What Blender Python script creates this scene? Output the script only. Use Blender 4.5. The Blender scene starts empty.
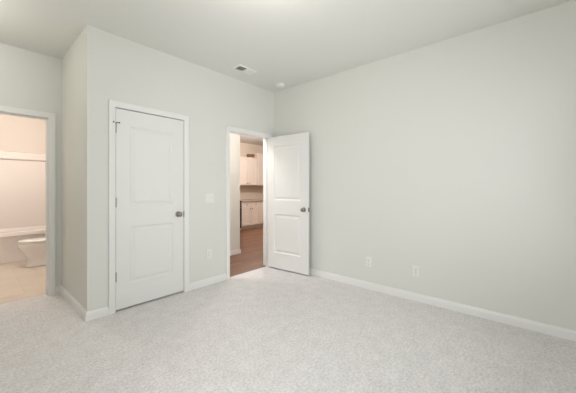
import bpy, bmesh, math, random
from mathutils import Vector, Matrix
C = bpy.context.scene
COL = C.collection
R = math.radians
random.seed(4)

# ------------------------------------------------------------------ camera
cam_d = bpy.data.cameras.new('camera')
cam_d.sensor_fit = 'HORIZONTAL'
cam_d.sensor_width = 36.0
cam_d.lens = 281.0 / 576.0 * 36.0
cam_d.shift_y = -9.0 / 576.0
cam_d.clip_start = 0.02
cam = bpy.data.objects.new('camera', cam_d)
COL.objects.link(cam)
cam.location = (0, 0, 1.235)
cam.rotation_euler = (R(90), 0, R(41.2 - 90))
C.camera = cam

# ------------------------------------------------------------------ exposure
vs = C.view_settings
vs.view_transform = 'Standard'
vs.look = 'None'
vs.gamma = 1.0
vs.use_curve_mapping = False
vs.exposure = -0.06

# ------------------------------------------------------------------ daylight
world = bpy.data.worlds.new('sky')
C.world = world
world.use_nodes = True
wn = world.node_tree.nodes
wn['Background'].inputs[0].default_value = (0.86, 0.93, 1.0, 1)
wn['Background'].inputs[1].default_value = 1.5

def area_light(name, loc, rot, sx, sy, power, color, shape='RECTANGLE', spread=180):
    d = bpy.data.lights.new(name, 'AREA')
    d.shape = shape
    d.size = sx
    d.size_y = sy
    d.energy = power
    d.color = color
    d.spread = R(spread)
    o = bpy.data.objects.new(name, d)
    COL.objects.link(o)
    o.location = loc
    o.rotation_euler = rot
    return o

WX0, WX1, WZ0, WZ1 = -0.30, 2.90, 0.62, 2.22        # the bedroom window, behind the camera
area_light('window_daylight', ((WX0 + WX1) / 2, -0.78, (WZ0 + WZ1) / 2), (R(94), 0, 0),
           WX1 - WX0, WZ1 - WZ0, 24, (0.985, 0.99, 1.0), spread=150)
SY0, SY1, SZ0, SZ1 = 0.0, 1.60, 0.62, 2.22          # unseen second window, added left of the camera to even the right wall
area_light('side_fill_daylight', (-0.63, (SY0 + SY1) / 2, (SZ0 + SZ1) / 2), (R(92), 0, R(-90)),
           SY1 - SY0, SZ1 - SZ0, 29, (0.985, 0.99, 1.0))  # fill light at the added side window

# ------------------------------------------------------------------ materials
def lin(r, g, b):
    f = lambda c: (c / 255) / 12.92 if c / 255 <= 0.04045 else ((c / 255 + 0.055) / 1.055) ** 2.4
    return (f(r), f(g), f(b), 1)

def mat(name, col, rough=0.5, metal=0.0, bump=0.0, bscale=200, var=0.0, vscale=4, spec=0.5):
    m = bpy.data.materials.new(name)
    m.use_nodes = True
    nt = m.node_tree
    b = nt.nodes['Principled BSDF']
    b.inputs['Base Color'].default_value = col
    b.inputs['Roughness'].default_value = rough
    b.inputs['Metallic'].default_value = metal
    b.inputs['Specular IOR Level'].default_value = spec
    tc = nt.nodes.new('ShaderNodeTexCoord')
    if var > 0:
        n = nt.nodes.new('ShaderNodeTexNoise')
        n.inputs['Scale'].default_value = vscale
        n.inputs['Detail'].default_value = 4
        nt.links.new(tc.outputs['Object'], n.inputs['Vector'])
        rp = nt.nodes.new('ShaderNodeValToRGB')
        rp.color_ramp.elements[0].position = 0.3
        rp.color_ramp.elements[1].position = 0.7
        rp.color_ramp.elements[0].color = tuple(c * (1 - var) for c in col[:3]) + (1,)
        rp.color_ramp.elements[1].color = tuple(min(1, c * (1 + var)) for c in col[:3]) + (1,)
        nt.links.new(n.outputs['Fac'], rp.inputs['Fac'])
        nt.links.new(rp.outputs['Color'], b.inputs['Base Color'])
    if bump > 0:
        n2 = nt.nodes.new('ShaderNodeTexNoise')
        n2.inputs['Scale'].default_value = bscale
        n2.inputs['Detail'].default_value = 3
        nt.links.new(tc.outputs['Object'], n2.inputs['Vector'])
        bp = nt.nodes.new('ShaderNodeBump')
        bp.inputs['Strength'].default_value = bump
        bp.inputs['Distance'].default_value = 0.002
        nt.links.new(n2.outputs['Fac'], bp.inputs['Height'])
        nt.links.new(bp.outputs['Normal'], b.inputs['Normal'])
    return m

M = {}
M['wall'] = mat('wall_paint', lin(226, 226, 219), 0.75, bump=0.06, bscale=260, spec=0.25)
M['ceil'] = mat('ceiling_paint', lin(232, 232, 226), 0.9, bump=0.1, bscale=180, spec=0.15)
M['trim'] = mat('trim_enamel', lin(237, 236, 232), 0.38, bump=0.02, bscale=60, spec=0.4)
M['door'] = mat('door_enamel', lin(234, 233, 229), 0.42, bump=0.05, bscale=120, spec=0.4)
M['plate'] = mat('plate_plastic', lin(237, 236, 231), 0.3, bump=0.01, bscale=300)
M['slot'] = mat('slot_dark', lin(60, 58, 55), 0.6, var=0.1)
M['metal'] = mat('satin_nickel', lin(150, 142, 130), 0.3, metal=1.0, var=0.08, vscale=40)
M['steel'] = mat('dark_hinge_metal', lin(105, 98, 88), 0.4, metal=1.0, var=0.1, vscale=60)
M['vent'] = mat('vent_enamel', lin(247, 246, 241), 0.45, bump=0.02)
M['duct'] = mat('duct_shade', lin(46, 45, 42), 0.8, var=0.15)
M['tub'] = mat('tub_acrylic', lin(238, 232, 226), 0.25, bump=0.01, bscale=20)
M['china'] = mat('toilet_china', lin(243, 240, 236), 0.12, bump=0.005, bscale=20)
M['cab'] = mat('cabinet_white', lin(229, 218, 205), 0.45, bump=0.03, bscale=90)
M['stone'] = mat('counter_stone', lin(158, 142, 128), 0.3, var=0.3, vscale=60)
M['black'] = mat('black_enamel', lin(26, 25, 25), 0.25, var=0.1)
M['basket'] = mat('brown_weave', lin(128, 92, 62), 0.7, var=0.35, vscale=50, bump=0.5, bscale=90)
M['splash'] = mat('kitchen_paint', lin(222, 210, 192), 0.7, bump=0.05)
M['bathpaint'] = mat('bathroom_paint', lin(226, 218, 208), 0.7, bump=0.05)

def emission_mat(name, col, strength):
    m = bpy.data.materials.new(name)
    m.use_nodes = True
    b = m.node_tree.nodes['Principled BSDF']
    b.inputs['Base Color'].default_value = col
    b.inputs['Emission Color'].default_value = col
    b.inputs['Emission Strength'].default_value = strength
    return m
M['lampglass'] = emission_mat('lamp_glass', (1, 0.93, 0.88, 1), 0.9)
M['lampwarm'] = emission_mat('lamp_glass_warm', (1, 0.88, 0.78, 1), 0.9)

def glass_mat():
    m = bpy.data.materials.new('window_glass')
    m.use_nodes = True
    nt = m.node_tree
    nt.nodes.remove(nt.nodes['Principled BSDF'])
    t = nt.nodes.new('ShaderNodeBsdfTransparent')
    g = nt.nodes.new('ShaderNodeBsdfGlossy')
    g.inputs['Roughness'].default_value = 0.02
    f = nt.nodes.new('ShaderNodeFresnel')
    f.inputs['IOR'].default_value = 1.3
    mx = nt.nodes.new('ShaderNodeMixShader')
    nt.links.new(f.outputs[0], mx.inputs[0])
    nt.links.new(t.outputs[0], mx.inputs[1])
    nt.links.new(g.outputs[0], mx.inputs[2])
    nt.links.new(mx.outputs[0], nt.nodes['Material Output'].inputs['Surface'])
    return m
M['glass'] = glass_mat()

def carpet_mat():
    m = bpy.data.materials.new('carpet_pile')
    m.use_nodes = True
    nt = m.node_tree
    b = nt.nodes['Principled BSDF']
    b.inputs['Roughness'].default_value = 1.0
    b.inputs['Specular IOR Level'].default_value = 0.05
    b.inputs['Sheen Weight'].default_value = 0.15
    tc = nt.nodes.new('ShaderNodeTexCoord')
    def noise(s, d=3, r=0.6):
        n = nt.nodes.new('ShaderNodeTexNoise')
        n.inputs['Scale'].default_value = s
        n.inputs['Detail'].default_value = d
        n.inputs['Roughness'].default_value = r
        nt.links.new(tc.outputs['Object'], n.inputs['Vector'])
        return n
    n1, n2, n3 = noise(55, 4, 0.7), noise(9, 3), noise(160, 2)
    def mth(op, a, bb):
        x = nt.nodes.new('ShaderNodeMath')
        x.operation = op
        for i, v in enumerate((a, bb)):
            if isinstance(v, (int, float)):
                x.inputs[i].default_value = v
            else:
                nt.links.new(v, x.inputs[i])
        return x.outputs[0]
    s = mth('ADD', mth('MULTIPLY', n1.outputs['Fac'], 0.58),
            mth('ADD', mth('MULTIPLY', n2.outputs['Fac'], 0.16), mth('MULTIPLY', n3.outputs['Fac'], 0.26)))
    rp = nt.nodes.new('ShaderNodeValToRGB')
    e = rp.color_ramp.elements
    e[0].position, e[1].position = 0.34, 0.66
    e[0].color = lin(192, 189, 186)
    e[1].color = lin(248, 245, 243)
    nt.links.new(s, rp.inputs['Fac'])
    nt.links.new(rp.outputs['Color'], b.inputs['Base Color'])
    bp = nt.nodes.new('ShaderNodeBump')
    bp.inputs['Strength'].default_value = 0.5
    bp.inputs['Distance'].default_value = 0.006
    nt.links.new(s, bp.inputs['Height'])
    nt.links.new(bp.outputs['Normal'], b.inputs['Normal'])
    return m
M['carpet'] = carpet_mat()

def plank_mat(name, c1, c2, mortar, bw, rh, rough, msize=0.003):
    m = bpy.data.materials.new(name)
    m.use_nodes = True
    nt = m.node_tree
    b = nt.nodes['Principled BSDF']
    b.inputs['Roughness'].default_value = rough
    tc = nt.nodes.new('ShaderNodeTexCoord')
    br = nt.nodes.new('ShaderNodeTexBrick')
    br.inputs['Color1'].default_value = c1
    br.inputs['Color2'].default_value = c2
    br.inputs['Mortar'].default_value = mortar
    br.inputs['Scale'].default_value = 1.0
    br.inputs['Mortar Size'].default_value = msize
    br.inputs['Brick Width'].default_value = bw
    br.inputs['Row Height'].default_value = rh
    nt.links.new(tc.outputs['Object'], br.inputs['Vector'])
    mp = nt.nodes.new('ShaderNodeMapping')
    mp.inputs['Scale'].default_value = (2, 30, 1)
    nt.links.new(tc.outputs['Object'], mp.inputs['Vector'])
    n = nt.nodes.new('ShaderNodeTexNoise')
    n.inputs['Scale'].default_value = 2.5
    n.inputs['Detail'].default_value = 6
    nt.links.new(mp.outputs['Vector'], n.inputs['Vector'])
    rp = nt.nodes.new('ShaderNodeValToRGB')
    rp.color_ramp.elements[0].color = (0.6, 0.6, 0.6, 1)
    rp.color_ramp.elements[1].color = (1.15, 1.15, 1.15, 1)
    nt.links.new(n.outputs['Fac'], rp.inputs['Fac'])
    mx = nt.nodes.new('ShaderNodeMix')
    mx.data_type = 'RGBA'
    mx.blend_type = 'MULTIPLY'
    mx.inputs[0].default_value = 1.0
    nt.links.new(br.outputs['Color'], mx.inputs[6])
    nt.links.new(rp.outputs['Color'], mx.inputs[7])
    nt.links.new(mx.outputs[2], b.inputs['Base Color'])
    return m
M['wood'] = plank_mat('wood_planks', lin(138, 94, 66), lin(106, 70, 48), lin(60, 38, 28), 1.2, 0.12, 0.35)
M['tile'] = plank_mat('bath_vinyl', lin(226, 214, 200), lin(220, 207, 192), lin(210, 197, 182), 0.45, 0.3, 0.45, 0.004)

# ------------------------------------------------------------------ mesh helpers
def box(bm, x0, x1, y0, y1, z0, z1, bev=0.0, seg=2):
    ret = bmesh.ops.create_cube(bm, size=1.0)
    vs_ = ret['verts']
    for v in vs_:
        v.co = Vector((x0 + (v.co.x + .5) * (x1 - x0), y0 + (v.co.y + .5) * (y1 - y0), z0 + (v.co.z + .5) * (z1 - z0)))
    if bev > 0:
        es = list({e for v in vs_ for e in v.link_edges})
        bmesh.ops.bevel(bm, geom=es, offset=bev, segments=seg, affect='EDGES', profile=0.5)

def rings(bm, rs, cap0=True, cap1=True, closed=True):
    """loft a list of rings, each a list of points with the same count"""
    vv = [[bm.verts.new(p) for p in r] for r in rs]
    n = len(vv[0])
    for a, b in zip(vv, vv[1:]):
        for i in range(n if closed else n - 1):
            j = (i + 1) % n
            bm.faces.new((a[i], a[j], b[j], b[i]))
    if cap0:
        bm.faces.new(list(reversed(vv[0])))
    if cap1:
        bm.faces.new(vv[-1])

def ellipse(cx, cy, rx, ry, z, n=32, egg=0.0):
    out = []
    for i in range(n):
        a = 2 * math.pi * i / n
        c, s = math.cos(a), math.sin(a)
        k = 1 - egg * (1 - c) / 2 if egg else 1
        out.append((cx + rx * c, cy + ry * s * (1 - egg * (0.5 - 0.5 * c)), z))
    return out

def rrect(cx, cy, hx, hy, r, z, n=6):
    out = []
    for (sx, sy, a0) in ((1, 1, 0), (-1, 1, 90), (-1, -1, 180), (1, -1, 270)):
        for i in range(n + 1):
            a = R(a0 + 90 * i / n)
            out.append((cx + sx * (hx - r) + r * math.cos(a), cy + sy * (hy - r) + r * math.sin(a), z))
    return out

def lathe(bm, prof, origin, axis, n=20, cap=True):
    """profile = [(radius, distance along axis)], axis a unit vector"""
    ax = Vector(axis).normalized()
    u = ax.orthogonal().normalized()
    w = ax.cross(u)
    o = Vector(origin)
    rs = []
    for r, d in prof:
        rs.append([tuple(o + ax * d + (u * math.cos(2 * math.pi * i / n) + w * math.sin(2 * math.pi * i / n)) * max(r, 1e-4)) for i in range(n)])
    rings(bm, rs, cap, cap)

def finish(name, bm, m, parent=None, smooth=False, matrix=None):
    bmesh.ops.recalc_face_normals(bm, faces=bm.faces)
    if matrix is not None:
        bm.transform(matrix)
    me = bpy.data.meshes.new(name)
    bm.to_mesh(me)
    bm.free()
    me.materials.append(m)
    if smooth:
        for p in me.polygons:
            p.use_smooth = True
        me.set_sharp_from_angle(angle=R(38))
    o = bpy.data.objects.new(name, me)
    COL.objects.link(o)
    if parent is not None:
        o.parent = parent
    return o

def tag(o, label, cat, group=None, kind=None):
    o['label'] = label
    o['category'] = cat
    if group:
        o['group'] = group
    if kind:
        o['kind'] = kind
    return o

def thing(name, loc, label, cat, group=None, rz=0, kind=None):
    o = bpy.data.objects.new(name, None)
    COL.objects.link(o)
    o.empty_display_size = 0.05
    o.location = loc
    o.rotation_euler = (0, 0, rz)
    return tag(o, label, cat, group, kind)

def struct(name, bm, m, label, cat, smooth=False):
    return tag(finish(name, bm, m, None, smooth), label, cat, kind='structure')

def boxes(*bs):
    bm = bmesh.new()
    for b in bs:
        box(bm, *b)
    return bm

def copy_tree(o, parent=None):
    c = o.copy()
    COL.objects.link(c)
    c.parent = parent
    for ch in list(o.children):
        copy_tree(ch, c)
    return c

# ------------------------------------------------------------------ measures
H = 2.745
YC, XR, XC, YA = 3.115, 3.223, 0.733, 4.19      # door wall, right wall, closet side, alcove wall
XL, YB = -0.45, -0.60                            # left wall and window wall, behind the camera
T = 0.12
D1 = (0.962, 1.694)                              # closet door opening
D2 = (2.347, 3.110)                              # hall door opening
D3 = (-0.107, 0.620)                             # bathroom opening
DH = 2.036
DH2 = 2.012                                       # head of the hall door
KX0, KX1, KY = 2.2, 8.6, 7.40                    # kitchen
HY, HX = 4.19, 3.405                             # hall wall opposite the bedroom door and where it ends
BX0, BX1, BY0, BY1 = -0.34, 1.20, YA + T, 7.16   # bathroom

# ------------------------------------------------------------------ structure
bm = boxes((XL - T, XR + T, YB - T, YC + 0.04, -0.1, 0), (XL - T, XC + T, YC + 0.04, YA + 0.05, -0.1, 0),
           (XC + T, 1.87, YC + 0.04, YA + 0.05, -0.1, 0))
struct('floor', bm, M['carpet'], 'pale grey carpet covering the bedroom floor', 'carpet')
bm = boxes((1.87, XR + T, YC + 0.04, HY + 0.01, -0.1, -0.012), (XR + T, KX1, YC + 0.10, HY + 0.01, -0.1, -0.012),
           (KX0, KX1, HY + 0.01, KY, -0.1, -0.012))
struct('floor_hall', bm, M['wood'], 'reddish brown wood plank floor seen through the open door', 'floor')
bm = boxes((BX0, BX1, YA + 0.05, BY1, -0.1, -0.004))
struct('floor_bathroom', bm, M['tile'], 'tan bathroom floor beyond the left opening', 'floor')
bm = boxes((XL - T, KX1 + T, YB - T, KY + T, H, H + 0.1))
struct('ceiling', bm, M['ceil'], 'plain off-white ceiling', 'ceiling')

bm = boxes((XC, D1[0], YC, YC + T, 0, H), (D1[1], D2[0], YC, YC + T, 0, H), (D2[1], XR + T, YC, YC + T, 0, H),
           (D1[0], D1[1], YC, YC + T, DH, H), (D2[0], D2[1], YC, YC + T, DH2, H))
struct('wall_back', bm, M['wall'], 'off-white wall holding the closed door and the open doorway', 'wall')
bm = boxes((XC, XC + T, YC + T, YA, 0, H))
struct('wall_closet', bm, M['wall'], 'narrow shaded wall turning back toward the bathroom opening', 'wall')
bm = boxes((XL - T, D3[0], YA, YA + T, 0, H), (D3[1], 1.87, YA, YA + T, 0, H), (D3[0], D3[1], YA, YA + T, DH, H))
struct('wall_alcove', bm, M['wall'], 'wall around the bathroom opening at the left', 'wall')
bm = boxes((XR, XR + T, YB - T, YC, 0, H))
struct('wall_right', bm, M['wall'], 'long blank off-white wall on the right with two outlets', 'wall')
bm = boxes((XL - T, XL, YB - T, SY0, 0, H), (XL - T, XL, SY1, YA, 0, H), (XL - T, XL, SY0, SY1, 0, SZ0), (XL - T, XL, SY0, SY1, SZ1, H))
struct('wall_left', bm, M['wall'], 'off-white wall left of the camera', 'wall')
bm = boxes((XL, WX0, YB - T, YB, 0, H), (WX1, XR, YB - T, YB, 0, H), (WX0, WX1, YB - T, YB, 0, WZ0), (WX0, WX1, YB - T, YB, WZ1, H))
struct('wall_front', bm, M['wall'], 'window wall behind the camera', 'wall')
bm = boxes((1.75, 1.87, YC + T, YA, 0, H))
struct('wall_hall_left', bm, M['wall'], 'wall closing the hall beside the closet', 'wall')
bm = boxes((1.87, HX, HY, HY + T, 0, H))
struct('wall_hall', bm, M['wall'], 'white hall wall facing the open bedroom doorway', 'wall')
bm = boxes((KX0 - T, KX1 + T, KY, KY + T, 0, H))
struct('wall_kitchen', bm, M['splash'], 'kitchen wall behind the cabinets', 'wall')
bm = boxes((KX1, KX1 + T, YC + 0.1, KY, 0, H))
struct('wall_kitchen_right', bm, M['splash'], 'right end wall of the kitchen', 'wall')
bm = boxes((KX0 - T, KX0, HY + T, KY, 0, H))
struct('wall_kitchen_left', bm, M['splash'], 'left end wall of the kitchen', 'wall')
bm = boxes((XR + T, KX1, YC, YC + 0.1, 0, H))
struct('wall_kitchen_front', bm, M['splash'], 'kitchen wall in line with the bedroom doorway', 'wall')
bm = boxes((BX0 - T, BX0, BY0, BY1, 0, H))
struct('wall_bathroom_left', bm, M['bathpaint'], 'left wall of the bathroom', 'wall')
bm = boxes((BX1, BX1 + T, BY0, BY1, 0, H))
struct('wall_bathroom_right', bm, M['bathpaint'], 'right wall of the bathroom behind the toilet tank', 'wall')
bm = boxes((BX0 - T, BX1 + T, BY1, BY1 + T, 0, H))
struct('wall_bathroom_back', bm, M['bathpaint'], 'bathroom back wall above the tub surround', 'wall')

# ---- door casings (mitred U-shaped trim) and jambs
CAS = [(0.0, 0.0), (0.0, 0.010), (0.006, 0.013), (0.018, 0.014), (0.030, 0.018), (0.044, 0.019), (0.056, 0.019), (0.060, 0.015), (0.060, 0.0)]
def casing(bm, x0, x1, h, y, side):
    """side -1: projects to -Y, +1: projects to +Y"""
    rs = []
    for (px, sx, pz, sz) in ((x0, -1, 0, 0), (x0, -1, h, 1), (x1, 1, h, 1), (x1, 1, 0, 0)):
        rs.append([(px + sx * w, y + side * d, pz + sz * w) for w, d in CAS])
    rings(bm, rs, True, True)

def jamb(bm, x0, x1, h, y0, y1, t=0.006, stop=None):
    box(bm, x0, x0 + t, y0, y1, 0, h)
    box(bm, x1 - t, x1, y0, y1, 0, h)
    box(bm, x0 + t, x1 - t, y0, y1, h - t, h)
    if stop:
        a, b = stop
        s = 0.012
        box(bm, x0 + t, x0 + t + s, a, b, 0, h - t)
        box(bm, x1 - t - s, x1 - t, a, b, 0, h - t)
        box(bm, x0 + t + s, x1 - t - s, a, b, h - t - s, h - t)

for k, ((a, b), dh, y, stop, lab) in enumerate((
        (D1, DH, YC, (YC + 0.037, YC + 0.07), 'white casing around the closed two-panel door'),
        (D2, DH2, YC, (YC + 0.037, YC + 0.07), 'white casing around the open doorway to the hall'),
        (D3, DH, YA, (YA + 0.05, YA + 0.083), 'white casing around the bathroom opening'))):
    bm = bmesh.new()
    casing(bm, a + 0.003, b - 0.003, dh - 0.003, y, -1)
    if k > 0:
        casing(bm, a + 0.003, b - 0.003, dh - 0.003, y + T, 1)
    jamb(bm, a, b, dh, y - 0.001, y + T + 0.001, stop=stop)
    struct('trim_%d' % (k + 1), bm, M['trim'], lab, 'door casing', smooth=True)

# ---- baseboards: a profile carried along a path in plan, room side on the right of the path
BP = [(0, 0), (0.014, 0), (0.014, 0.060), (0.012, 0.068), (0.008, 0.073), (0.006, 0.082), (0, 0.084)]
def baseboard(bm, pts, z=0.0):
    rs = []
    n = len(pts)
    for i, p in enumerate(pts):
        p = Vector(p)
        def nrm(a, b):
            d = (Vector(b) - Vector(a)).normalized()
            return Vector((d.y, -d.x))
        if i == 0:
            m_ = nrm(pts[0], pts[1])
        elif i == n - 1:
            m_ = nrm(pts[-2], pts[-1])
        else:
            a, b = nrm(pts[i - 1], pts[i]), nrm(pts[i], pts[i + 1])
            m_ = (a + b) / (1 + a.dot(b))
        rs.append([(p.x + m_.x * t, p.y + m_.y * t, z + h) for t, h in BP])
    rings(bm, rs, True, True)
CW = 0.057
bm = bmesh.new()
baseboard(bm, [(D3[1] + CW, YA), (XC, YA), (XC, YC), (D1[0] - CW, YC)])
struct('baseboard_left', bm, M['trim'], 'white baseboard wrapping the corner left of the closed door', 'baseboard', True)
bm = bmesh.new()
baseboard(bm, [(D1[1] + CW, YC), (D2[0] - CW, YC)])
struct('baseboard_back', bm, M['trim'], 'white baseboard between the two doors', 'baseboard', True)
bm = bmesh.new()
baseboard(bm, [(D2[1] + CW, YC), (XR, YC), (XR, YB), (XL, YB), (XL, YA), (D3[0] - CW, YA)])
struct('baseboard_right', bm, M['trim'], 'long white baseboard along the right wall', 'baseboard', True)
bm = bmesh.new()
baseboard(bm, [(1.87, HY), (HX, HY), (HX, HY + T), (KX0, HY + T)], -0.012)
struct('baseboard_hall', bm, M['trim'], 'white baseboard at the foot of the hall wall beyond the doorway', 'baseboard', True)

# ---- window behind the camera, and the one added beside it for fill
def window(name, loc, rz, W_, Hh, label):
    w = thing(name, loc, label, 'window', rz=rz, kind='structure')
    bm = bmesh.new()
    for a in (-W_ / 2, -0.02, W_ / 2 - 0.04):
        box(bm, a, a + 0.04, -0.10, -0.05, 0, Hh)
    for z in (0, Hh / 2 - 0.02, Hh - 0.04):
        box(bm, -W_ / 2, W_ / 2, -0.098, -0.052, z, z + 0.04)
    finish('window_frame', bm, M['trim'], w)
    bm = boxes((-W_ / 2 - 0.06, W_ / 2 + 0.06, -0.03, 0.05, -0.025, 0, 0.004))
    finish('window_sill', bm, M['trim'], w)
    for a in (-W_ / 2 + 0.03, 0.015):
        bm = boxes((a, a + W_ / 2 - 0.045, -0.077, -0.073, 0.03, Hh - 0.03))
        finish('pane', bm, M['glass'], w)
window('window_1', ((WX0 + WX1) / 2, YB, WZ0), 0, WX1 - WX0, WZ1 - WZ0, 'white framed window behind the camera')
window('added_side_window', (XL, (SY0 + SY1) / 2, SZ0), R(-90), SY1 - SY0, SZ1 - SZ0, 'unseen white framed window added left of the camera for fill light')

# ------------------------------------------------------------------ panel doors
def panel_face(bm, w, h, y, s, panels):
    """one face of a moulded door; s=-1 faces -Y"""
    xs = sorted({0, w} | {p[0] for p in panels} | {p[1] for p in panels})
    zs = sorted({0, h} | {p[2] for p in panels} | {p[3] for p in panels})
    for i in range(len(xs) - 1):
        for j in range(len(zs) - 1):
            a, b, c, d = xs[i], xs[i + 1], zs[j], zs[j + 1]
            if any(abs(a - p[0]) < 1e-6 and abs(b - p[1]) < 1e-6 and abs(c - p[2]) < 1e-6 and abs(d - p[3]) < 1e-6 for p in panels):
                rs = []
                for ins, dep in ((0, 0), (0.004, 0.003), (0.012, 0.009), (0.024, 0.010), (0.034, 0.007), (0.046, 0.003), (0.052, 0.0025)):
                    yy = y - s * dep
                    rs.append([(a + ins, yy, c + ins), (b - ins, yy, c + ins), (b - ins, yy, d - ins), (a + ins, yy, d - ins)])
                rings(bm, rs, False, True)
            else:
                bm.faces.new([bm.verts.new(p) for p in ((a, y, c), (b, y, c), (b, y, d), (a, y, d))])

def panel_slab(w, h, t, panels):
    """x 0..w, z 0..h, y 0..t"""
    bm = bmesh.new()
    panel_face(bm, w, h, 0, -1, panels)
    panel_face(bm, w, h, t, 1, panels)
    for (p, q) in (((0, 0), (0, h)), ((0, h), (w, h)), ((w, h), (w, 0)), ((w, 0), (0, 0))):
        bm.faces.new([bm.verts.new(v) for v in ((p[0], 0, p[1]), (q[0], 0, q[1]), (q[0], t, q[1]), (p[0], t, p[1]))])
    bmesh.ops.remove_doubles(bm, verts=bm.verts, dist=1e-5)
    return bm

KNOB = [(0.0, 0), (0.033, 0), (0.033, 0.005), (0.029, 0.009), (0.014, 0.011), (0.011, 0.022), (0.013, 0.028), (0.022, 0.034),
        (0.0275, 0.043), (0.028, 0.050), (0.024, 0.058), (0.014, 0.063), (0.0, 0.064)]
def door_thing(name, loc, rz, w, label, knob_x, hinge_x, zgap=0.017, h=2.004, swing_hinge=True, pinstop=False):
    t = 0.035
    d = thing(name, loc, label, 'door', rz=rz, kind='structure')
    st = 0.128
    # panels measured from the floor
    pz = [(0.253 - zgap, 0.835 - zgap), (1.045 - zgap, 1.862 - zgap)]
    bm = panel_slab(w, h, t, [(st, w - st, a, b) for a, b in pz])
    finish('door_slab', bm, M['door'], d, matrix=Matrix.Translation((0, 0, zgap)))
    for s, y in ((-1, 0), (1, t)):
        bm = bmesh.new()
        lathe(bm, KNOB, (knob_x, y, 0.925), (0, s, 0), 24)
        finish('door_knob', bm, M['metal'], d, True)
    ex = w if knob_x > w / 2 else 0
    bm = bmesh.new()
    box(bm, ex - 0.002, ex + 0.002, 0.005, t - 0.005, 0.925 - 0.028, 0.925 + 0.028, 0.0008, 1)
    sgn = 1 if ex > 0 else -1
    box(bm, min(ex, ex + sgn * 0.004), max(ex, ex + sgn * 0.004), 0.010, t - 0.010, 0.925 - 0.009, 0.925 + 0.009, 0.001, 1)
    finish('latch_plate', bm, M['steel'], d)
    for i, z in enumerate((0.345, 1.085, 1.825)):
        bm = bmesh.new()
        lathe(bm, [(0, -0.048), (0.004, -0.048), (0.004, -0.045), (0.0065, -0.045), (0.0065, 0.045), (0.0045, 0.045), (0.0045, 0.050), (0, 0.050)],
              (hinge_x, -0.004, z), (0, 0, 1), 12)
        e = 0.02 if hinge_x < w / 2 else -0.02
        box(bm, min(hinge_x, hinge_x + e * 0.35), max(hinge_x, hinge_x + e * 0.35), -0.003, 0.002, z - 0.044, z + 0.044)
        finish('hinge', bm, M['steel'], d, True)
        if pinstop and i == 2:
            bm = bmesh.new()
            lathe(bm, [(0, 0), (0.009, 0), (0.009, 0.006), (0, 0.006)], (hinge_x, -0.004, z + 0.050), (0, 0, 1), 12)
            lathe(bm, [(0, 0), (0.0035, 0), (0.0035, 0.030), (0.008, 0.030), (0.008, 0.036), (0, 0.036)], (hinge_x, -0.006, z + 0.053), (0.85, -0.5, 0), 10)
            lathe(bm, [(0, 0), (0.0035, 0), (0.0035, 0.024), (0.008, 0.024), (0.008, 0.030), (0, 0.030)], (hinge_x, -0.006, z + 0.053), (-0.9, -0.4, 0), 10)
            finish('hinge_stop', bm, M['steel'], d, True)
    return d

dw = D1[1] - D1[0] - 0.012 - 0.007
door_thing('door_1', (D1[0] + 0.0095, YC + 0.001, 0), 0, dw,
           'closed white two-panel closet door in the left part of the wall', dw - 0.066, -0.003, pinstop=True)
# strike lip of the closed door, on the jamb
bm = boxes((D1[1] - 0.0075, D1[1] + 0.004, YC - 0.004, YC + 0.03, 0.885, 0.955, 0.001, 1))
struct('trim_4', bm, M['steel'], 'dark metal strike plate beside the closed door knob', 'strike plate')

# hall door: hinged on the right jamb, swung into the room
dw2 = D2[1] - D2[0] - 0.014
# local frame: x=0 at the free edge when closed is left; pin at local x = dw2 + 0.003
pin = Vector((D2[1] - 0.005, YC - 0.006, 0))
ang = R(90 + 3.6)
rot = Matrix.Rotation(ang, 4, 'Z')
loc = pin + rot @ Vector((-dw2 - 0.003, 0.006, 0))
d2 = door_thing('door_2', loc, ang, dw2, 'white two-panel door standing open against the right wall corner', 0.066, dw2 + 0.003, zgap=0.020, h=1.984)

# ------------------------------------------------------------------ ceiling vent
vx0, vx1, vy0, vy1 = 2.205, 2.488, 2.713, 2.857
cx_, cy_ = (vx0 + vx1) / 2, (vy0 + vy1) / 2
v = thing('ceiling_vent', (cx_, cy_, H), 'small white rectangular ceiling vent with louvers over a dark sheet near the back wall', 'vent')
hx, hy = (vx1 - vx0) / 2, (vy1 - vy0) / 2
bm = bmesh.new()
fw = 0.016
rs = []
for ins, z in ((0, 0), (0.002, -0.006), (0.012, -0.009), (fw, -0.009), (fw, -0.001)):
    rs.append([(-hx + ins, -hy + ins, z), (hx - ins, -hy + ins, z), (hx - ins, hy - ins, z), (-hx + ins, hy - ins, z)])
rings(bm, rs, False, False)
box(bm, -0.006, 0.006, -hy + fw, hy - fw, -0.009, -0.001)
finish('frame', bm, M['vent'], v)
bm = boxes((-hx + 0.004, hx - 0.004, -hy + 0.004, hy - 0.004, -0.0015, -0.0003))  # flat sheet, no hole: the shade inside the duct is its dark colour
finish('duct_shade_sheet', bm, M['duct'], v)['label'] = 'dark sheet standing for the shade behind the louvers'
for s in (-1, 1):
    bm = bmesh.new()
    n = 7
    for i in range(n):
        x = s * (0.014 + (hx - fw - 0.020) * i / (n - 1))
        tilt = R(-52 if s < 0 else 52)
        mtx = Matrix.Translation((x, 0, -0.006)) @ Matrix.Rotation(tilt, 4, 'Y')
        b2 = bmesh.new()
        box(b2, -0.0075, 0.0075, -hy + fw, hy - fw, -0.0006, 0.0006)
        b2.transform(mtx)
        tmp = bpy.data.meshes.new('tmp')
        b2.to_mesh(tmp)
        b2.free()
        bm.from_mesh(tmp)
        bpy.data.meshes.remove(tmp)
    finish('louver_bank', bm, M['vent'], v)

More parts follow.
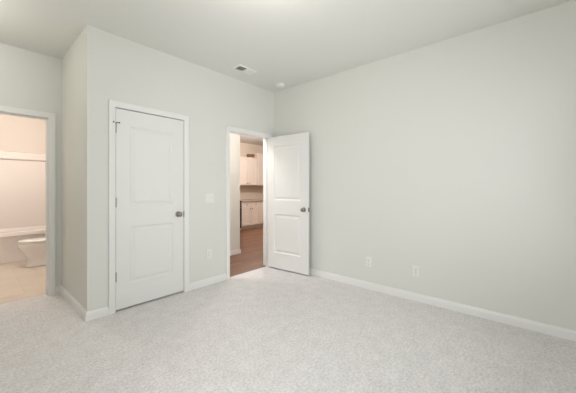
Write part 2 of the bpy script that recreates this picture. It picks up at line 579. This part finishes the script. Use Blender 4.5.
# smoke detector
sd = thing('smoke_detector', (3.02, 2.80, H), 'small round white smoke detector on the ceiling by the room corner', 'smoke detector')
bm = bmesh.new()
lathe(bm, [(0, 0), (0.066, 0), (0.066, 0.012), (0.060, 0.014), (0.060, 0.026), (0.052, 0.036), (0.030, 0.040), (0, 0.040)], (0, 0, 0), (0, 0, -1), 32)
finish('housing', bm, M['plate'], sd, True)
bm = bmesh.new()
lathe(bm, [(0, 0), (0.010, 0), (0.010, 0.003), (0, 0.003)], (0.02, 0, -0.0395), (0, 0, -1), 16)
finish('test_button', bm, M['vent'], sd, True)

# ------------------------------------------------------------------ wall plates
def outlet(loc, rz, label, group='duplex wall outlets'):
    o = thing('wall_outlet', loc, label, 'outlet', group, rz)
    bm = bmesh.new()
    rs = []
    for ins, d in ((0, 0), (0, 0.003), (0.003, 0.006)):
        rs.append([(x, -d, z) for x, z, _ in rrect(0, 0, 0.036 - ins, 0.059 - ins, 0.004, 0, 3)])
    rings(bm, rs)
    finish('cover_plate', bm, M['plate'], o)
    for s in (-1, 1):
        bm = bmesh.new()
        rs = []
        for ins, d in ((0, 0.005), (0, 0.0085), (0.002, 0.0095)):
            rs.append([(x, -d, s * 0.0205 + z) for x, z, _ in rrect(0, 0, 0.0165 - ins, 0.0145 - ins, 0.009 - ins, 0, 4)])
        rings(bm, rs)
        rc = finish('receptacle', bm, M['plate'], o)
        bm = bmesh.new()
        for sx, hh in ((-0.0065, 0.0048), (0.0065, 0.0040)):
            box(bm, sx - 0.0012, sx + 0.0012, -0.0099, -0.0085, s * 0.0205 + 0.003 - hh, s * 0.0205 + 0.003 + hh)
        lathe(bm, [(0, 0), (0.0026, 0), (0.0026, 0.0014), (0, 0.0014)], (0, -0.0085, s * 0.0205 - 0.008), (0, -1, 0), 10)
        finish('slots', bm, M['slot'], rc)['label'] = 'dark socket slots'
    bm = bmesh.new()
    lathe(bm, [(0, 0), (0.003, 0), (0.003, 0.0012), (0, 0.0012)], (0, -0.0058, 0), (0, -1, 0), 10)
    finish('screw', bm, M['metal'], o)
    return o
outlet((2.027, YC, 0.39), 0, 'white outlet low on the wall between the closed door and the open doorway')
outlet((XR, 1.512, 0.328), R(-90), 'white outlet on the right wall, the one nearer the open door')
outlet((XR, 0.968, 0.322), R(-90), 'white outlet on the right wall, the one farther from the open door')

sw = thing('light_switch', (2.042, YC, 1.10), 'white double light switch plate on the wall left of the open doorway', 'light switch')
bm = bmesh.new()
rs = []
for ins, d in ((0, 0), (0, 0.003), (0.003, 0.006)):
    rs.append([(x, -d, z) for x, z, _ in rrect(0, 0, 0.058 - ins, 0.059 - ins, 0.004, 0, 3)])
rings(bm, rs)
finish('cover_plate', bm, M['plate'], sw)
for s in (-1, 1):
    bm = bmesh.new()
    box(bm, s * 0.023 - 0.006, s * 0.023 + 0.006, -0.0075, -0.005, -0.0125, 0.0125, 0.001, 1)
    rings(bm, [[(s * 0.023 - 0.004, -0.006, -0.006), (s * 0.023 + 0.004, -0.006, -0.006), (s * 0.023 + 0.004, -0.006, 0.006), (s * 0.023 - 0.004, -0.006, 0.006)],
               [(s * 0.023 - 0.0035, -0.017, 0.004), (s * 0.023 + 0.0035, -0.017, 0.004), (s * 0.023 + 0.0035, -0.016, 0.010), (s * 0.023 - 0.0035, -0.016, 0.010)]])
    finish('toggle', bm, M['plate'], sw)

# ------------------------------------------------------------------ bathroom
tx0, tx1, ty0, ty1 = BX0 + 0.002, BX1 - 0.002, 6.47, BY1 - 0.002
tb = thing('bathtub', ((tx0 + tx1) / 2, (ty0 + ty1) / 2, 0), 'white bathtub with a ledged wall surround beyond the left opening', 'bathtub')
hx, hy = (tx1 - tx0) / 2, (ty1 - ty0) / 2
bm = bmesh.new()
def rr(dx, r, z, yoff=0.0):
    return rrect(0, yoff, hx - dx, hy - dx, r, z)
rs = [rr(0.018, 0.01, 0), rr(0.018, 0.01, 0.415), rr(0.012, 0.012, 0.425), rr(0.0, 0.015, 0.432), rr(0.0, 0.015, 0.482), rr(0.006, 0.015, 0.495), rr(0.02, 0.02, 0.5),
      rr(0.075, 0.07, 0.5), rr(0.088, 0.08, 0.49), rr(0.10, 0.09, 0.45), rr(0.15, 0.10, 0.14), rr(0.18, 0.11, 0.11)]
rings(bm, rs)
finish('tub_basin', bm, M['tub'], tb, True)
SP = [(0.001, 0.5), (0.028, 0.5), (0.030, 0.53), (0.030, 1.735), (0.045, 1.742), (0.066, 1.748), (0.070, 1.758), (0.066, 1.770), (0.048, 1.776),
      (0.036, 1.79), (0.034, 1.885), (0.042, 1.889), (0.044, 1.896), (0.040, 1.902), (0.02, 1.905), (0.001, 1.905)]
path = [(-hx, -hy + 0.01), (-hx, hy), (hx, hy), (hx, -hy + 0.01)]
bm = bmesh.new()
rs = []
for i, p in enumerate(path):
    mx_ = (1, 0) if i == 0 else (-1, 0) if i == 3 else ((1, -1) if i == 1 else (-1, -1))
    rs.append([(p[0] + mx_[0] * t, p[1] + mx_[1] * t, z) for t, z in SP])
rings(bm, rs)
finish('surround_panel', bm, M['tub'], tb, True)
# soap shelf moulded line of the back panel is left plain; overflow and drain
bm = bmesh.new()
lathe(bm, [(0, 0), (0.03, 0), (0.03, 0.006), (0, 0.010)], (hx - 0.105, 0, 0.36), (-1, 0, 0), 20)
finish('overflow_cover', bm, M['metal'], tb, True)

TY = 5.95
tl = thing('toilet', (BX1, TY, 0), 'white toilet with closed lid in front of the bathtub', 'toilet')
E_ = lambda cx, rx, ry, z, egg=0.25: [(2 * cx - x, y, zz) for x, y, zz in ellipse(cx, 0, rx, ry, z, 36, egg * -0.0)]
bm = bmesh.new()
rings(bm, [ellipse(-0.36, 0, 0.235, 0.105, 0.0), ellipse(-0.36, 0, 0.235, 0.105, 0.02), ellipse(-0.36, 0, 0.215, 0.092, 0.05), ellipse(-0.365, 0, 0.200, 0.088, 0.14),
           ellipse(-0.40, 0, 0.215, 0.115, 0.23), ellipse(-0.43, 0, 0.235, 0.160, 0.31), ellipse(-0.44, 0, 0.245, 0.182, 0.365), ellipse(-0.44, 0, 0.243, 0.182, 0.385),
           ellipse(-0.44, 0, 0.20, 0.14, 0.385), ellipse(-0.43, 0, 0.15, 0.10, 0.28), ellipse(-0.42, 0, 0.06, 0.05, 0.2)])
box(bm, -0.30, -0.03, -0.10, 0.10, 0.18, 0.375, 0.03, 3)
finish('bowl', bm, M['china'], tl, True)
bm = bmesh.new()
rings(bm, [ellipse(-0.435, 0, 0.236, 0.180, 0.389), ellipse(-0.435, 0, 0.244, 0.186, 0.396), ellipse(-0.435, 0, 0.242, 0.184, 0.404), ellipse(-0.435, 0, 0.15, 0.105, 0.404),
           ellipse(-0.435, 0, 0.15, 0.105, 0.389)], False, False)
finish('seat', bm, M['china'], tl, True)
bm = bmesh.new()
rings(bm, [ellipse(-0.43, 0, 0.240, 0.182, 0.411), ellipse(-0.43, 0, 0.246, 0.187, 0.417), ellipse(-0.43, 0, 0.244, 0.185, 0.428), ellipse(-0.43, 0, 0.215, 0.16, 0.436)])
box(bm, -0.23, -0.19, -0.08, 0.08, 0.392, 0.426, 0.006, 2)
finish('lid', bm, M['china'], tl, True)
bm = bmesh.new()
rings(bm, [rrect(-0.108, 0, 0.078, 0.195, 0.03, 0.375), rrect(-0.108, 0, 0.088, 0.215, 0.03, 0.42), rrect(-0.108, 0, 0.098, 0.235, 0.03, 0.72)])
tk = finish('tank', bm, M['china'], tl, True)
bm = bmesh.new()
rings(bm, [rrect(-0.108, 0, 0.104, 0.243, 0.03, 0.722), rrect(-0.108, 0, 0.106, 0.245, 0.03, 0.732), rrect(-0.108, 0, 0.104, 0.243, 0.03, 0.752), rrect(-0.108, 0, 0.09, 0.23, 0.03, 0.758)])
finish('tank_lid', bm, M['china'], tk, True)
bm = bmesh.new()
lathe(bm, [(0, 0), (0.012, 0), (0.012, 0.01), (0, 0.012)], (-0.203, -0.16, 0.66), (-1, 0, 0), 14)
box(bm, -0.222, -0.212, -0.17, -0.09, 0.653, 0.667, 0.003, 2)
finish('flush_handle', bm, M['metal'], tk, True)
tl.scale = (1.02, 1, 0.955)

# ------------------------------------------------------------------ kitchen
KF = 6.40                                          # front of the base cabinets
def shaker(bm, x0, x1, z0, z1, y, t=0.019, fr=0.055, rec=0.007):
    """flat-panel front, face at y, body towards +Y"""
    rs = [[(x0, y + t, z0), (x1, y + t, z0), (x1, y + t, z1), (x0, y + t, z1)]]
    for ins, d in ((0.0, 0.002), (0.002, 0.0), (fr, 0.0), (fr + 0.004, rec)):
        rs.append([(x0 + ins, y + d, z0 + ins), (x1 - ins, y + d, z0 + ins), (x1 - ins, y + d, z1 - ins), (x0 + ins, y + d, z1 - ins)])
    rings(bm, rs)

def cab_knob(x, y, z, parent):
    bm = bmesh.new()
    lathe(bm, [(0, 0), (0.007, 0), (0.006, 0.012), (0.015, 0.018), (0.016, 0.024), (0.010, 0.028), (0, 0.029)], (x, y, z), (0, -1, 0), 14)
    return finish('knob', bm, M['steel'], parent, True)

CT = 0.835                                          # worktop height
def base_cabinet(x0, x1, ndoors, label):
    w = x1 - x0
    c = thing('base_cabinet', (x0, KF, -0.012), label, 'cabinet', 'white kitchen base cabinets')
    bm = boxes((0.004, w - 0.004, 0.0, 0.94, 0.10, CT - 0.013), (0.001, w - 0.001, 0.07, 0.94, 0.0, 0.10))
    finish('body', bm, M['cab'], c)
    for k in range(ndoors):
        a, b = w * k / ndoors + 0.006, w * (k + 1) / ndoors - 0.006
        bm = bmesh.new()
        shaker(bm, a, b, 0.675, 0.80, -0.019, fr=0.03)
        dr = finish('drawer', bm, M['cab'], c)
        cab_knob((a + b) / 2, -0.019, 0.738, dr)
        bm = bmesh.new()
        shaker(bm, a, b, 0.125, 0.662, -0.019)
        do = finish('door', bm, M['cab'], c)
        cab_knob((b - 0.035) if (k % 2 == 0 and ndoors > 1) or ndoors == 1 else (a + 0.035), -0.019, 0.61, do)
    return c

def upper_cabinet(x0, x1, z0, z1, ndoors, dep, label):
    w = x1 - x0
    h = z1 - z0
    c = thing('upper_cabinet', (x0, KY - dep - 0.004, z0), label, 'cabinet', 'white kitchen wall cabinets')
    bm = boxes((0.006, w - 0.006, 0, dep, 0, h))
    finish('body', bm, M['cab'], c)
    for k in range(ndoors):
        a, b = w * k / ndoors + 0.005, w * (k + 1) / ndoors - 0.005
        bm = bmesh.new()
        shaker(bm, a, b, 0.01, h - 0.03, -0.019)
        do = finish('door', bm, M['cab'], c)
        cab_knob((b - 0.035) if k % 2 == 0 else (a + 0.035), -0.019, 0.07, do)
    bm = bmesh.new()
    rings(bm, [[(x, y, z) for x, y, z in ((-o, -0.02 - o, zz), (w + o, -0.02 - o, zz), (w + o, dep - 0.001, zz), (-o, dep - 0.001, zz))]
               for o, zz in ((-0.002, h - 0.02), (-0.001, h), (-0.001, h + 0.03))])
    finish('crown_molding', bm, M['cab'], c)
    return c

RX = 5.25
base_cabinet(RX, 5.97, 2, 'white kitchen base cabinet beside the black range, two drawers over two doors')
base_cabinet(5.97, 6.73, 2, 'white kitchen base cabinet at the right edge of the doorway view')
wt = tag(finish('worktop', boxes((RX, 6.73, KF - 0.035, KY - 0.001, CT - 0.024, CT, 0.004, 2)), M['stone']),
         'dark stone worktop on the white kitchen base cabinets', 'worktop')
wt.location.z = 0
up = upper_cabinet(4.86, 5.66, 1.305, 2.20, 2, 0.33, 'white kitchen wall cabinet above the black range')
upper_cabinet(5.66, 6.46, 1.305, 2.20, 2, 0.33, 'white kitchen wall cabinet with a small brown basket on top')
upper_cabinet(6.46, 7.10, 1.305, 2.37, 2, 0.36, 'tallest white kitchen wall cabinet, at the right edge of the doorway view')

rg = thing('kitchen_range', (4.49, KF, -0.012), 'black kitchen range at the left end of the worktop', 'range')
bm = boxes((0, 0.755, 0.0, 0.66, 0.06, 0.830, 0.004, 1), (0.03, 0.725, 0.05, 0.6, 0.0, 0.06))
finish('body', bm, M['black'], rg)
bm = boxes((0.01, 0.745, -0.03, 0.0, 0.24, 0.72, 0.006, 2))
od = finish('oven_door', bm, M['black'], rg)
bm = bmesh.new()
lathe(bm, [(0, 0), (0.011, 0), (0.011, 0.62), (0, 0.62)], (0.067, -0.065, 0.67), (1, 0, 0), 14)
for x in (0.10, 0.65):
    box(bm, x - 0.008, x + 0.008, -0.065, -0.028, 0.662, 0.678)
finish('handle', bm, M['metal'], od, True)
bm = boxes((0.01, 0.745, -0.025, 0.0, 0.08, 0.225, 0.005, 2))
finish('drawer', bm, M['black'], rg)
bm = boxes((0.0, 0.755, -0.01, 0.60, 0.831, 0.857, 0.004, 2))
finish('cooktop', bm, M['black'], rg)
bm = boxes((0.0, 0.755, 0.60, 0.69, 0.831, 0.925, 0.008, 2))
finish('control_panel', bm, M['black'], rg)

bk = thing('basket', (6.31, 7.20, 2.231), 'small brown basket on top of the kitchen wall cabinet', 'basket')
bm = bmesh.new()
rings(bm, [ellipse(0, 0, 0.10, 0.08, 0), ellipse(0, 0, 0.125, 0.10, 0.04), ellipse(0, 0, 0.135, 0.11, 0.10), ellipse(0, 0, 0.14, 0.115, 0.12),
           ellipse(0, 0, 0.125, 0.10, 0.12), ellipse(0, 0, 0.11, 0.09, 0.03)])
finish('body', bm, M['basket'], bk, True)

# ------------------------------------------------------------------ lamps
def dome(name, loc, rad, label, m, power, color):
    l = thing(name, loc, label, 'ceiling light')
    bm = bmesh.new()
    lathe(bm, [(0, 0), (rad, 0), (rad, 0.018), (rad * 0.96, 0.026), (0, 0.026)], (0, 0, 0), (0, 0, -1), 32)
    finish('canopy', bm, M['metal'], l, True)
    bm = bmesh.new()
    lathe(bm, [(rad * 0.93, 0.026), (rad * 0.9, 0.045), (rad * 0.75, 0.075), (rad * 0.45, 0.095), (0, 0.102)], (0, 0, 0), (0, 0, -1), 32)
    finish('lamp_glass', bm, m, l, True)
    d = bpy.data.lights.new(name + '_bulb', 'POINT')
    d.energy = power
    d.color = color
    d.shadow_soft_size = 0.12
    o = bpy.data.objects.new(name + '_bulb', d)
    COL.objects.link(o)
    o.location = (loc[0], loc[1], loc[2] - 0.24)
    return l
dome('ceiling_light', (1.30, 1.33, H), 0.17, 'round flush ceiling light in the middle of the bedroom', M['lampglass'], 7, (1, 0.88, 0.84))
dome('ceiling_light', (0.35, 5.45, H), 0.15, 'round flush ceiling light in the bathroom', M['lampwarm'], 44, (1, 0.905, 0.87))
dome('ceiling_light', (5.2, 5.4, H), 0.17, 'round flush ceiling light in the kitchen', M['lampwarm'], 120, (1, 0.89, 0.87))
dome('ceiling_light', (-0.22, 3.35, H), 0.12, 'round flush ceiling light before the bathroom opening', M['lampglass'], 6.3, (1, 0.97, 0.92))
dome('ceiling_light', (2.12, 3.68, H), 0.12, 'round flush ceiling light in the hall', M['lampglass'], 38, (1, 0.94, 0.98))
